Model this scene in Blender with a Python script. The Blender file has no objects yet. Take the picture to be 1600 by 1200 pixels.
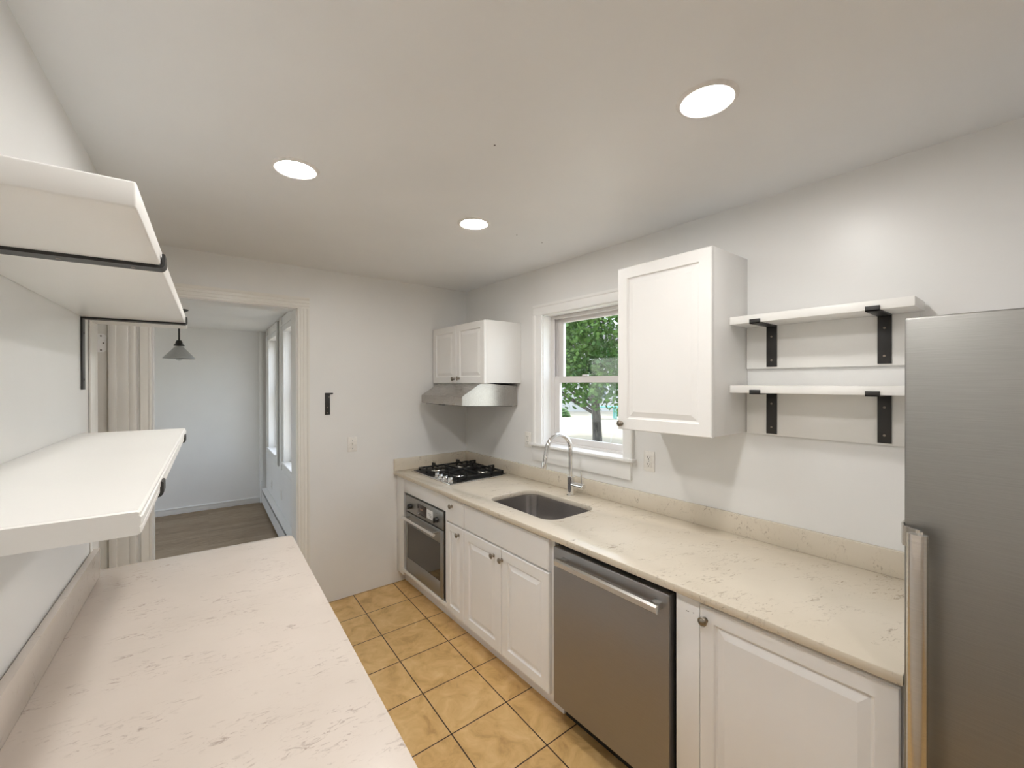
import bpy, bmesh, math, random
from mathutils import Matrix, Vector
random.seed(7)
scene = bpy.context.scene
COL = scene.collection
PI = math.pi

# ------------------------------------------------------------------ helpers
def tag(o, label=None, cat=None, group=None, kind=None):
    if label: o['label'] = label
    if cat: o['category'] = cat
    if group: o['group'] = group
    if kind: o['kind'] = kind
    return o

def thing(name, label, cat, loc=(0, 0, 0), rotz=0.0, group=None):
    o = bpy.data.objects.new(name, None)
    o.empty_display_size = 0.05
    COL.objects.link(o)
    o.location = loc
    o.rotation_euler = (0, 0, rotz)
    return tag(o, label, cat, group)

def local_matrix(o):
    return Matrix.Translation(o.location) @ o.rotation_euler.to_matrix().to_4x4()

def world_of(o):
    m = Matrix.Identity(4)
    while o is not None:
        m = local_matrix(o) @ m
        o = o.parent
    return m

class MB:
    """collects shapes; build() links them as one mesh object"""
    def __init__(self):
        self.bm = bmesh.new()

    def _merge(self, b):
        me = bpy.data.meshes.new('tmp')
        b.to_mesh(me)
        b.free()
        self.bm.from_mesh(me)
        bpy.data.meshes.remove(me)
        return self

    def box(self, x0, x1, y0, y1, z0, z1, b=0.0, seg=2):
        t = bmesh.new()
        bmesh.ops.create_cube(t, size=1.0)
        for v in t.verts:
            v.co = Vector((x0 + (v.co.x + .5) * (x1 - x0), y0 + (v.co.y + .5) * (y1 - y0), z0 + (v.co.z + .5) * (z1 - z0)))
        if b > 0:
            bmesh.ops.bevel(t, geom=t.edges[:], offset=b, segments=seg, profile=.5, affect='EDGES')
        return self._merge(t)

    def lathe(self, prof, origin, axis, seg=24, cap=True):
        a = Vector(axis).normalized()
        e = Vector((0, 0, 1)) if abs(a.z) < .9 else Vector((1, 0, 0))
        u = a.cross(e).normalized()
        w = a.cross(u)
        o = Vector(origin)
        b = self.bm
        rings = []
        for r, h in prof:
            rings.append([b.verts.new(o + a * h + (u * math.cos(2 * PI * i / seg) + w * math.sin(2 * PI * i / seg)) * r) for i in range(seg)])
        for k in range(len(rings) - 1):
            for i in range(seg):
                b.faces.new((rings[k][i], rings[k][(i + 1) % seg], rings[k + 1][(i + 1) % seg], rings[k + 1][i]))
        if cap:
            b.faces.new(rings[0][::-1])
            b.faces.new(rings[-1])
        return self

    def cyl(self, p0, p1, r0, r1=None, seg=20, b=0.0):
        p0, p1 = Vector(p0), Vector(p1)
        L = (p1 - p0).length
        r1 = r0 if r1 is None else r1
        prof = [(r0, 0), (r1, L)]
        if b > 0:
            prof = [(r0 - b, 0), (r0, b), (r1, L - b), (r1 - b, L)]
        return self.lathe(prof, p0, p1 - p0, seg)

    def tube(self, pts, rad, seg=16):
        pts = [Vector(p) for p in pts]
        n = len(pts)
        rad = rad if isinstance(rad, (list, tuple)) else [rad] * n
        b = self.bm
        rings = []
        prev = None
        for i in range(n):
            d = (pts[min(i + 1, n - 1)] - pts[max(i - 1, 0)]).normalized()
            if prev is None:
                e = Vector((0, 0, 1)) if abs(d.z) < .9 else Vector((0, 1, 0))
                u = d.cross(e).normalized()
            else:
                u = (prev - d * prev.dot(d)).normalized()
            prev = u
            w = d.cross(u)
            rings.append([b.verts.new(pts[i] + (u * math.cos(2 * PI * k / seg) + w * math.sin(2 * PI * k / seg)) * rad[i]) for k in range(seg)])
        for k in range(n - 1):
            for i in range(seg):
                b.faces.new((rings[k][i], rings[k][(i + 1) % seg], rings[k + 1][(i + 1) % seg], rings[k + 1][i]))
        b.faces.new(rings[0][::-1])
        b.faces.new(rings[-1])
        return self

    def prism(self, poly, fn, lo, hi):
        """poly of (p,q); fn(p,q,t) -> xyz; extruded from t=lo to t=hi"""
        b = self.bm
        A = [b.verts.new(fn(p, q, lo)) for p, q in poly]
        B = [b.verts.new(fn(p, q, hi)) for p, q in poly]
        n = len(poly)
        for i in range(n):
            b.faces.new((A[i], A[(i + 1) % n], B[(i + 1) % n], B[i]))
        b.faces.new(A[::-1])
        b.faces.new(B)
        return self

    def loops(self, loops, cap0=True, cap1=True):
        b = self.bm
        R = [[b.verts.new(p) for p in L] for L in loops]
        n = len(R[0])
        for k in range(len(R) - 1):
            for i in range(n):
                b.faces.new((R[k][i], R[k][(i + 1) % n], R[k + 1][(i + 1) % n], R[k + 1][i]))
        if cap0: b.faces.new(R[0][::-1])
        if cap1: b.faces.new(R[-1])
        return self

    def build(self, name, mat, parent=None, frame=None, smooth=True, label=None, ang=.6):
        b = self.bm
        F = frame if frame is not None else Matrix.Identity(4)
        T = world_of(parent).inverted() if parent is not None else Matrix.Identity(4)
        bmesh.ops.recalc_face_normals(b, faces=b.faces[:])
        b.transform(T @ F)
        if smooth:
            for f in b.faces: f.smooth = True
            for e in b.edges:
                if len(e.link_faces) == 2 and e.calc_face_angle(0) > ang: e.smooth = False
        me = bpy.data.meshes.new(name)
        b.to_mesh(me)
        b.free()
        o = bpy.data.objects.new(name, me)
        me.materials.append(mat)
        COL.objects.link(o)
        if parent is not None: o.parent = parent
        if label: o['label'] = label
        return o

def dup_tree(o, loc=None, parent=None):
    c = o.copy()
    COL.objects.link(c)
    if parent is not None: c.parent = parent
    if loc is not None: c.location = loc
    for ch in list(o.children): dup_tree(ch, None, c)
    return c

def struct(o):
    o['kind'] = 'structure'
    return o

# ------------------------------------------------------------------ materials
def new_mat(name):
    m = bpy.data.materials.new(name)
    m.use_nodes = True
    nt = m.node_tree
    p = nt.nodes['Principled BSDF']
    return m, nt, p

def N(nt, typ, **kw):
    n = nt.nodes.new(typ)
    for k, v in kw.items():
        if k.startswith('i_'): n.inputs[k[2:].replace('_', ' ')].default_value = v
        else: setattr(n, k, v)
    return n

def coords(nt, scale=(1, 1, 1), rot=(0, 0, 0), loc=(0, 0, 0)):
    t = N(nt, 'ShaderNodeTexCoord')
    m = N(nt, 'ShaderNodeMapping')
    m.inputs['Scale'].default_value = scale
    m.inputs['Rotation'].default_value = rot
    m.inputs['Location'].default_value = loc
    nt.links.new(t.outputs['Object'], m.inputs['Vector'])
    return m.outputs['Vector']

def ramp(nt, src, stops):
    r = N(nt, 'ShaderNodeValToRGB')
    el = r.color_ramp.elements
    while len(el) > 1: el.remove(el[-1])
    el[0].position = stops[0][0]; el[0].color = (*stops[0][1], 1)
    for p, c in stops[1:]:
        e = el.new(p); e.color = (*c, 1)
    nt.links.new(src, r.inputs['Fac'])
    return r.outputs['Color']

def bump(nt, src, p, strength=.1, dist=.01):
    b = N(nt, 'ShaderNodeBump')
    b.inputs['Strength'].default_value = strength
    b.inputs['Distance'].default_value = dist
    nt.links.new(src, b.inputs['Height'])
    nt.links.new(b.outputs['Normal'], p.inputs['Normal'])

def paint(name, col, rough=.5, bs=.06, scale=60, var=.02):
    m, nt, p = new_mat(name)
    v = coords(nt)
    n = N(nt, 'ShaderNodeTexNoise'); n.inputs['Scale'].default_value = scale; n.inputs['Detail'].default_value = 4
    nt.links.new(v, n.inputs['Vector'])
    n2 = N(nt, 'ShaderNodeTexNoise'); n2.inputs['Scale'].default_value = 2.2; n2.inputs['Detail'].default_value = 3
    nt.links.new(v, n2.inputs['Vector'])
    c = ramp(nt, n2.outputs['Fac'], [(.3, tuple(x * (1 - var) for x in col)), (.7, tuple(min(1, x * (1 + var)) for x in col))])
    nt.links.new(c, p.inputs['Base Color'])
    p.inputs['Roughness'].default_value = rough
    bump(nt, n.outputs['Fac'], p, bs, .002)
    return m

def steel(name, col, rough=.3, stretch=(1, 1, 60), aniso=.0, var=.06):
    m, nt, p = new_mat(name)
    v = coords(nt, stretch)
    n = N(nt, 'ShaderNodeTexNoise'); n.inputs['Scale'].default_value = 14; n.inputs['Detail'].default_value = 5
    nt.links.new(v, n.inputs['Vector'])
    c = ramp(nt, n.outputs['Fac'], [(.3, tuple(x * (1 - var) for x in col)), (.7, tuple(x * (1 + var) for x in col))])
    nt.links.new(c, p.inputs['Base Color'])
    p.inputs['Metallic'].default_value = 1
    r = N(nt, 'ShaderNodeMapRange'); r.inputs['To Min'].default_value = rough * .85; r.inputs['To Max'].default_value = rough * 1.15
    nt.links.new(n.outputs['Fac'], r.inputs['Value'])
    nt.links.new(r.outputs['Result'], p.inputs['Roughness'])
    bump(nt, n.outputs['Fac'], p, .04, .001)
    return m

def plain(name, col, rough=.5, metal=0.0, bs=.02, scale=80, spec=.5):
    m, nt, p = new_mat(name)
    v = coords(nt)
    n = N(nt, 'ShaderNodeTexNoise'); n.inputs['Scale'].default_value = scale
    nt.links.new(v, n.inputs['Vector'])
    c = ramp(nt, n.outputs['Fac'], [(.3, tuple(x * .95 for x in col)), (.7, tuple(min(1, x * 1.05) for x in col))])
    nt.links.new(c, p.inputs['Base Color'])
    p.inputs['Roughness'].default_value = rough
    p.inputs['Metallic'].default_value = metal
    p.inputs['Specular IOR Level'].default_value = spec
    bump(nt, n.outputs['Fac'], p, bs, .002)
    return m

def quartz(name, base, warm, fleck, rot):
    m, nt, p = new_mat(name)
    v = coords(nt, (1, 1, 1), (0, 0, rot))
    vs = N(nt, 'ShaderNodeMapping'); vs.inputs['Scale'].default_value = (1.0, 2.6, 1.6)
    nt.links.new(v, vs.inputs['Vector'])
    big = N(nt, 'ShaderNodeTexNoise'); big.inputs['Scale'].default_value = 3.5; big.inputs['Detail'].default_value = 6
    nt.links.new(v, big.inputs['Vector'])
    ground = ramp(nt, big.outputs['Fac'], [(.3, base), (.7, warm)])
    n = N(nt, 'ShaderNodeTexNoise'); n.inputs['Scale'].default_value = 30; n.inputs['Detail'].default_value = 9; n.inputs['Roughness'].default_value = .72
    n.inputs['Distortion'].default_value = 1.2
    nt.links.new(vs.outputs['Vector'], n.inputs['Vector'])
    fl = ramp(nt, n.outputs['Fac'], [(.545, (0, 0, 0)), (.64, (1, 1, 1))])
    mask = N(nt, 'ShaderNodeTexNoise'); mask.inputs['Scale'].default_value = 6.5; mask.inputs['Detail'].default_value = 4
    nt.links.new(vs.outputs['Vector'], mask.inputs['Vector'])
    mk = ramp(nt, mask.outputs['Fac'], [(.47, (0, 0, 0)), (.62, (1, 1, 1))])
    mul = N(nt, 'ShaderNodeMath', operation='MULTIPLY')
    nt.links.new(fl, mul.inputs[0]); nt.links.new(mk, mul.inputs[1])
    sc = N(nt, 'ShaderNodeMath', operation='MULTIPLY'); sc.inputs[1].default_value = .8
    nt.links.new(mul.outputs[0], sc.inputs[0])
    mx = N(nt, 'ShaderNodeMix', data_type='RGBA')
    nt.links.new(sc.outputs[0], mx.inputs['Factor'])
    nt.links.new(ground, mx.inputs['A'])
    mx.inputs['B'].default_value = (*fleck, 1)
    nt.links.new(mx.outputs['Result'], p.inputs['Base Color'])
    p.inputs['Roughness'].default_value = .22
    p.inputs['Specular IOR Level'].default_value = .5
    return m

def glass_pane(name, tint=(.95, .98, 1), refl=.03):
    m = bpy.data.materials.new(name); m.use_nodes = True
    nt = m.node_tree
    for n in list(nt.nodes):
        if n.type != 'OUTPUT_MATERIAL': nt.nodes.remove(n)
    out = [n for n in nt.nodes if n.type == 'OUTPUT_MATERIAL'][0]
    tr = N(nt, 'ShaderNodeBsdfTransparent'); tr.inputs['Color'].default_value = (*tint, 1)
    gl = N(nt, 'ShaderNodeBsdfGlossy'); gl.inputs['Roughness'].default_value = .02
    mx = N(nt, 'ShaderNodeMixShader'); mx.inputs['Fac'].default_value = refl
    nt.links.new(tr.outputs[0], mx.inputs[1]); nt.links.new(gl.outputs[0], mx.inputs[2])
    nt.links.new(mx.outputs[0], out.inputs['Surface'])
    return m

def emitter(name, col, strength):
    m, nt, p = new_mat(name)
    p.inputs['Base Color'].default_value = (.9, .9, .9, 1)
    p.inputs['Emission Color'].default_value = (*col, 1)
    p.inputs['Emission Strength'].default_value = strength
    return m

def tile_mat():
    m, nt, p = new_mat('ochre_tile')
    t = N(nt, 'ShaderNodeTexCoord')
    s = N(nt, 'ShaderNodeSeparateXYZ'); nt.links.new(t.outputs['Object'], s.inputs[0])
    # x' = x - .043*(y-3.33) - 1.076 ; y' = y - 3.012
    a = N(nt, 'ShaderNodeMath', operation='MULTIPLY_ADD'); nt.links.new(s.outputs['Y'], a.inputs[0]); a.inputs[1].default_value = -.043; a.inputs[2].default_value = .043 * 3.33 - 1.074 + 3.2
    ax = N(nt, 'ShaderNodeMath', operation='ADD'); nt.links.new(s.outputs['X'], ax.inputs[0]); nt.links.new(a.outputs[0], ax.inputs[1])
    ay = N(nt, 'ShaderNodeMath', operation='ADD'); nt.links.new(s.outputs['Y'], ay.inputs[0]); ay.inputs[1].default_value = -3.012 + 6.4
    c = N(nt, 'ShaderNodeCombineXYZ'); nt.links.new(ax.outputs[0], c.inputs[0]); nt.links.new(ay.outputs[0], c.inputs[1])
    br = N(nt, 'ShaderNodeTexBrick'); br.offset = 0; br.squash = 1
    br.inputs['Scale'].default_value = 1; br.inputs['Brick Width'].default_value = .32; br.inputs['Row Height'].default_value = .32
    br.inputs['Mortar Size'].default_value = .0032; br.inputs['Mortar Smooth'].default_value = .15; br.inputs['Bias'].default_value = 0
    br.inputs['Color1'].default_value = (.35, .35, .35, 1); br.inputs['Color2'].default_value = (.65, .65, .65, 1); br.inputs['Mortar'].default_value = (0, 0, 0, 1)
    nt.links.new(c.outputs[0], br.inputs['Vector'])
    n = N(nt, 'ShaderNodeTexNoise'); n.inputs['Scale'].default_value = 9; n.inputs['Detail'].default_value = 8; n.inputs['Roughness'].default_value = .62; n.inputs['Distortion'].default_value = .8
    nt.links.new(t.outputs['Object'], n.inputs['Vector'])
    col = ramp(nt, n.outputs['Fac'], [(.28, (.46, .27, .10)), (.45, (.64, .41, .165)), (.6, (.72, .485, .215)), (.75, (.78, .56, .28))])
    mx = N(nt, 'ShaderNodeMix', data_type='RGBA')
    nt.links.new(br.outputs['Fac'], mx.inputs['Factor']); nt.links.new(col, mx.inputs['A']); mx.inputs['B'].default_value = (.035, .018, .01, 1)
    nt.links.new(mx.outputs['Result'], p.inputs['Base Color'])
    p.inputs['Roughness'].default_value = .38
    inv = N(nt, 'ShaderNodeMath', operation='SUBTRACT'); inv.inputs[0].default_value = 1; nt.links.new(br.outputs['Fac'], inv.inputs[1])
    bump(nt, inv.outputs[0], p, .5, .002)
    return m

def plank_mat():
    m, nt, p = new_mat('grey_brown_planks')
    v = coords(nt, (1, 1, 1), (0, 0, .05))
    br = N(nt, 'ShaderNodeTexBrick'); br.offset = .37
    br.inputs['Scale'].default_value = 1; br.inputs['Brick Width'].default_value = 1.2; br.inputs['Row Height'].default_value = .1
    br.inputs['Mortar Size'].default_value = .0012; br.inputs['Color1'].default_value = (.15, .15, .15, 1); br.inputs['Color2'].default_value = (.85, .85, .85, 1); br.inputs['Mortar'].default_value = (.0, .0, .0, 1)
    nt.links.new(v, br.inputs['Vector'])
    st = N(nt, 'ShaderNodeMapping'); st.inputs['Scale'].default_value = (2.2, 26, 1)
    nt.links.new(v, st.inputs['Vector'])
    n = N(nt, 'ShaderNodeTexNoise'); n.inputs['Scale'].default_value = 2.4; n.inputs['Detail'].default_value = 8; n.inputs['Roughness'].default_value = .65
    nt.links.new(st.outputs['Vector'], n.inputs['Vector'])
    add = N(nt, 'ShaderNodeMath', operation='MULTIPLY_ADD'); nt.links.new(br.outputs['Color'], add.inputs[0]); add.inputs[1].default_value = .22; nt.links.new(n.outputs['Fac'], add.inputs[2])
    col = ramp(nt, add.outputs[0], [(.34, (.10, .062, .034)), (.55, (.235, .165, .10)), (.72, (.32, .24, .155)), (.9, (.42, .33, .23))])
    nt.links.new(col, p.inputs['Base Color'])
    p.inputs['Roughness'].default_value = .45
    bump(nt, n.outputs['Fac'], p, .15, .002)
    return m

def bark_mat():
    m, nt, p = new_mat('bark')
    v = coords(nt, (6, 6, 1.2))
    n = N(nt, 'ShaderNodeTexNoise'); n.inputs['Scale'].default_value = 3; n.inputs['Detail'].default_value = 6
    nt.links.new(v, n.inputs['Vector'])
    c = ramp(nt, n.outputs['Fac'], [(.35, (.035, .03, .027)), (.65, (.14, .125, .11))])
    nt.links.new(c, p.inputs['Base Color']); p.inputs['Roughness'].default_value = .9
    bump(nt, n.outputs['Fac'], p, .6, .03)
    return m

def leaf_mat(name, dark, light):
    m, nt, p = new_mat(name)
    v = coords(nt)
    n = N(nt, 'ShaderNodeTexNoise'); n.inputs['Scale'].default_value = 1.6; n.inputs['Detail'].default_value = 3
    nt.links.new(v, n.inputs['Vector'])
    c = ramp(nt, n.outputs['Fac'], [(.3, dark), (.7, light)])
    nt.links.new(c, p.inputs['Base Color']); p.inputs['Roughness'].default_value = .45
    tl = N(nt, 'ShaderNodeBsdfTranslucent'); nt.links.new(c, tl.inputs['Color'])
    mx = N(nt, 'ShaderNodeMixShader'); mx.inputs['Fac'].default_value = .45
    out = nt.nodes['Material Output']
    nt.links.new(p.outputs[0], mx.inputs[1]); nt.links.new(tl.outputs[0], mx.inputs[2]); nt.links.new(mx.outputs[0], out.inputs['Surface'])
    return m

def ground_mat(name, a, b, scale=1.2):
    m, nt, p = new_mat(name)
    v = coords(nt)
    n = N(nt, 'ShaderNodeTexNoise'); n.inputs['Scale'].default_value = scale; n.inputs['Detail'].default_value = 8
    nt.links.new(v, n.inputs['Vector'])
    c = ramp(nt, n.outputs['Fac'], [(.35, a), (.65, b)])
    nt.links.new(c, p.inputs['Base Color']); p.inputs['Roughness'].default_value = .95
    return m

M_wall = paint('wall_paint', (.80, .80, .79), .33, .10, 90)
M_wall_cool = paint('dining_wall_paint', (.85, .845, .835), .5, .06, 90)
M_ceil = paint('ceiling_paint', (.80, .81, .82), .45, .06, 70)
M_trim = paint('trim_gloss', (.81, .795, .755), .28, .05, 40)
M_trim_w = paint('white_trim', (.86, .86, .85), .3, .04, 40)
M_cab = paint('cabinet_white', (.84, .835, .82), .34, .02, 50)
M_cab_low = paint('base_cabinet_white', (.86, .86, .86), .34, .02, 50)
M_shelf = paint('shelf_white', (.85, .845, .82), .33, .07, 30)
M_black = plain('black_iron', (.022, .021, .02), .42, .0, .06, 120)
M_iron = plain('cast_iron', (.012, .012, .012), .5, 0, .1, 200)
M_blackgap = plain('black_plastic_and_shade', (.01, .01, .01), .5)
M_steel = steel('brushed_steel', (.33, .325, .31), .42, (1, 1, 60))
M_steel_h = steel('hood_steel', (.43, .41, .385), .27, (40, 1, 40), var=.03)
M_steel_dw = steel('dishwasher_steel', (.36, .35, .345), .52, (60, 1, 60))
M_steel_lt = steel('polished_steel', (.72, .71, .69), .2, (1, 1, 40))
M_steel_sink = steel('sink_steel', (.58, .565, .56), .2, (50, 50, 1))
M_chrome = plain('chrome', (.82, .82, .82), .07, 1, .0)
M_pewter = plain('pewter', (.30, .265, .22), .35, 1, .04)
M_oven_glass = plain('oven_glass', (.04, .033, .024), .06, 0, 0, spec=.7)
M_display = plain('display', (.035, .022, .018), .12, 0, 0)
M_mark = plain('display_mark', (.35, .25, .2), .5)
M_sticker = plain('sticker', (.85, .85, .86), .5)
M_grey = plain('grey_print', (.45, .45, .46), .6)
M_plate = plain('plate_plastic', (.84, .82, .78), .35)
M_slot = plain('slot_dark', (.12, .11, .10), .6)
M_quartz = quartz('cream_quartz', (.64, .575, .47), (.70, .635, .53), (.27, .21, .15), .3)
M_quartz_l = quartz('rosy_quartz', (.62, .55, .485), (.68, .605, .54), (.36, .29, .25), .1)
M_tile = tile_mat()
M_plank = plank_mat()
M_glass = glass_pane('window_glass')
M_light = emitter('lamp_diffuser', (1.0, .975, .945), 152.0)
M_ring = plain('lamp_trim', (.80, .79, .77), .35)
M_shade = plain('ribbed_glass_shade', (.42, .43, .43), .3)
M_bulb = glass_pane('bulb_glass', (.95, .96, .97), .18)
M_heater = plain('heater_enamel', (.80, .80, .80), .35)
M_hinge = plain('hinge_glare_white', (.98, .98, .98), .3, 0, 0)  # white non-metal colour stands in for the steel's bright reflection
M_alu = paint('window_aluminium', (.70, .68, .665), .35, .03, 60)
M_bark = bark_mat()
M_leaf = leaf_mat('maple_leaves', (.035, .11, .025), (.19, .33, .08))
M_leaf2 = leaf_mat('hedge_leaves', (.10, .22, .07), (.22, .36, .12))
M_ground = ground_mat('dry_lawn', (.30, .275, .21), (.37, .335, .26))
M_house = plain('pale_siding', (.42, .42, .41), .8)
M_roof = plain('grey_shingle', (.30, .29, .29), .9)
M_win_dk = plain('house_window', (.12, .16, .18), .15)
M_teal = plain('teal_paint', (.10, .36, .34), .6)

# ------------------------------------------------------------------ frames of the place
AL = .0535                                        # the left wall is a little out of square
FL = Matrix.Rotation(-AL, 4, 'Z')                 # (n, a, z) along the left wall
BE = .043
DO = Vector((.986, 6.735, 0))
FD = Matrix(((-math.cos(BE), -math.sin(BE), 0, DO.x), (math.sin(BE), -math.cos(BE), 0, DO.y), (0, 0, 1, 0), (0, 0, 0, 1)))  # (t inward, s towards the kitchen, z)
XR, YB, ZC = 2.10, 3.341, 2.467

# ------------------------------------------------------------------ room shell
struct(MB().box(-2.6, 2.25, -2.0, YB, -.12, 0).build('floor', M_tile, smooth=False))
struct(MB().box(-2.6, 2.25, YB, 7.2, -.12, 0).build('floor_dining', M_plank, smooth=False))
ceil = struct(MB().box(-2.6, 2.25, -2.0, YB + .15, ZC, ZC + .15).build('ceiling', M_ceil, smooth=False))
for x, y in ((.884, 1.216), (1.517, 1.877), (1.719, 1.888)):
    MB().lathe([(.0035, 0), (.0035, .0015)], (x, y, ZC - .0012), (0, 0, 1), 10).build('screw_hole', M_slot, ceil)
struct(MB().box(-2.6, 1.2, YB + .15, 7.2, 2.335, 2.335 + .282).build('ceiling_dining', M_ceil if False else M_wall_cool, smooth=False))
w = MB()                                          # wall with the window over the sink
oy0, oy1, oz0, oz1 = 1.585, 2.30, 1.185, 2.125
w.box(XR, XR + .15, -2.0, oy0, 0, ZC).box(XR, XR + .15, oy1, YB + .15, 0, ZC)
w.box(XR, XR + .15, oy0, oy1, 0, oz0).box(XR, XR + .15, oy0, oy1, oz1, ZC)
struct(w.build('wall_right', M_wall, smooth=False))
w = MB()                                          # wall with the wide cased opening
ox0, ox1, ozh = -.111, .689, 2.172
w.box(ox1, XR, YB, YB + .15, 0, ZC).box(ox0, ox1, YB, YB + .15, ozh, ZC).box(-.36, ox0, YB, YB + .15, 0, ZC)
struct(w.build('wall_back', M_wall, smooth=False))
w = MB()
w.box(-.511, -.361, -2.0, 2.27, 0, ZC).box(-.511, -.361, 2.27, 3.262, 2.12, ZC).box(-.511, -.381, 3.262, 3.335, 0, ZC)
struct(w.build('wall_left', M_wall, frame=FL, smooth=False))
struct(MB().box(-2.6, 2.25, -2.15, -2.0, 0, ZC).build('wall_rear', M_wall, smooth=False))
struct(MB().box(-2.75, -2.6, -2.15, 4.0, 0, ZC + .15).box(-2.75, -2.6, 6.3, 7.2, 0, ZC + .15).box(-2.75, -2.6, 4.0, 6.3, 0, .75).box(-2.75, -2.6, 4.0, 6.3, 2.2, ZC + .15).build('wall_hall', M_wall, smooth=False))
hw = struct(thing('window_4', None, None, (-2.6, 5.15, .75)))  # unseen window, added to let more daylight into the dining room
f = MB()
for y in (4.0, 5.125, 6.25): f.box(-2.70, -2.66, y, y + .05, .75, 2.2)
f.box(-2.70, -2.66, 4.0, 6.3, .75, .80).box(-2.70, -2.66, 4.0, 6.3, 2.15, 2.2)
f = f.build('sash_frame', M_trim_w, hw)
MB().box(-2.682, -2.678, 4.04, 6.26, .79, 2.16).build('glass', M_glass, f, smooth=False)
# dining room walls
struct(MB().box(0, 3.7, -.15, 0, 0, 2.5).build('wall_dining_back', M_wall_cool, frame=FD, smooth=False))
w = MB()
dw = [(.47, 1.17), (1.74, 2.44)]
dz0, dz1 = .80, 2.18
w.box(-.15, 0, -.15, dw[0][0], 0, 2.5).box(-.15, 0, dw[0][1], dw[1][0], 0, 2.5).box(-.15, 0, dw[1][1], 3.24, 0, 2.5)
for a, b in dw: w.box(-.15, 0, a, b, 0, dz0).box(-.15, 0, a, b, dz1, 2.5)
struct(w.build('wall_dining_right', M_wall_cool, frame=FD, smooth=False))
b = MB().box(0, 3.5, 0, .014, 0, .082, .002).box(0, 3.5, 0, .022, .066, .074, .002)
struct(b.build('baseboard_dining_back', M_trim_w, frame=FD))
# pipe chase in the dining corner
pc = thing('pipe_cover', 'narrow white vertical pipe cover in the dining room corner by the heater', 'pipe cover', FD @ Vector((.06, .03, 0)))
MB().box(.045, .082, .012, .05, .3, 2.334, .006).build('cover_board', M_trim_w, pc, FD)
MB().lathe([(.013, 0), (.013, .3)], (.065, .03, .0), (0, 0, 1), 14).build('pipe', M_trim_w, pc, FD)

# door_1 : doorway at the far end of the left wall (only its far jamb shows)
d1 = struct(thing('door_1', None, None, FL @ Vector((-.361, 2.75, 0))))
j = MB().box(-.530, -.464, 3.248, 3.262, 0, 2.10).box(-.464, -.431, 3.230, 3.262, 0, 2.10, .0015).box(-.431, -.380, 3.238, 3.262, 0, 2.10, .0015)
j.box(-.511, -.363, 2.2705, 2.290, 0, 2.10).box(-.511, -.363, 2.2705, 3.2545, 2.1005, 2.1195)
j.build('jamb', M_trim, d1, FL)
c = MB().box(-.380, -.350, 3.240, 3.33, 0, 2.20, .004).box(-.3608, -.3575, 2.15, 2.288, 0, 2.11, .0012)
c.box(-.3608, -.3545, 2.15, 2.168, 0, 2.11, .0012).box(-.3608, -.3575, 2.15, 3.24, 2.1105, 2.20, .0012)
c.build('casing', M_trim, d1, FL)
hg = MB().prism([(-.508, 1.806), (-.485, 1.806), (-.474, 1.814), (-.472, 1.822), (-.472, 1.892), (-.474, 1.900), (-.485, 1.908), (-.508, 1.908)], lambda p, q, t: (p, t, q), 3.2455, 3.2485)
for n_, z_ in ((-.494, 1.818), (-.484, 1.857), (-.494, 1.896)):
    MB().lathe([(.0042, 0), (.0042, .0008)], (n_, 3.2455, z_), (0, -1, 0), 12).build('screw_hole', M_slot, d1, FL)
hg.build('hinge_leaf', M_hinge, d1, FL, label='bright steel hinge leaf left on the bare jamb')

# trim_1 : casing and lining of the wide opening
t1 = struct(thing('trim_1', None, None, (.29, YB, 0)))
def fluted(mb, x0, x1, z0, z1, vertical=True):
    y0 = YB
    prof = [(0, .019), (.12, .019), (.16, .0155), (.20, .0155), (.24, .018), (.42, .018), (.45, .0155), (.48, .0155), (.52, .018), (.68, .018), (.72, .0155), (.76, .0155), (.80, .018), (.9, .021), (1, .021)]
    poly = [(0, 0)] + [(p, d) for p, d in prof] + [(1, 0)]
    if vertical: mb.prism(poly, lambda p, q, t: (x0 + p * (x1 - x0), y0 - q, t), z0, z1)
    else: mb.prism(poly, lambda p, q, t: (t, y0 - q, z0 + p * (z1 - z0)), x0, x1)
c = MB()
fluted(c, ox1 - .003, .764, 0, 2.165)
c.box(-.160, -.108, YB - .016, YB, 0, 2.165, .003).box(-.122, -.108, YB - .020, YB, 0, 2.165, .003)
fluted(c, -.160, .764, 2.165, 2.246, False)
c.build('casing', M_trim, t1)
MB().box(ox1 - .012, ox1, YB - .005, YB + .155, 0, ozh).box(ox0, ox0 + .012, YB - .005, YB + .155, 0, ozh).box(ox0, ox1, YB - .005, YB + .155, ozh - .012, ozh).build('lining', M_trim_w, t1)
c = MB().box(ox1 - .003, ox1 + .09, YB + .15, YB + .168, 0, 2.24, .003).box(ox0 - .09, ox0 + .003, YB + .15, YB + .168, 0, 2.24, .003).box(ox0 - .09, ox1 + .09, YB + .15, YB + .168, ozh - .003, 2.25, .003)
c.build('rear_casing', M_trim_w, t1)

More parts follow.
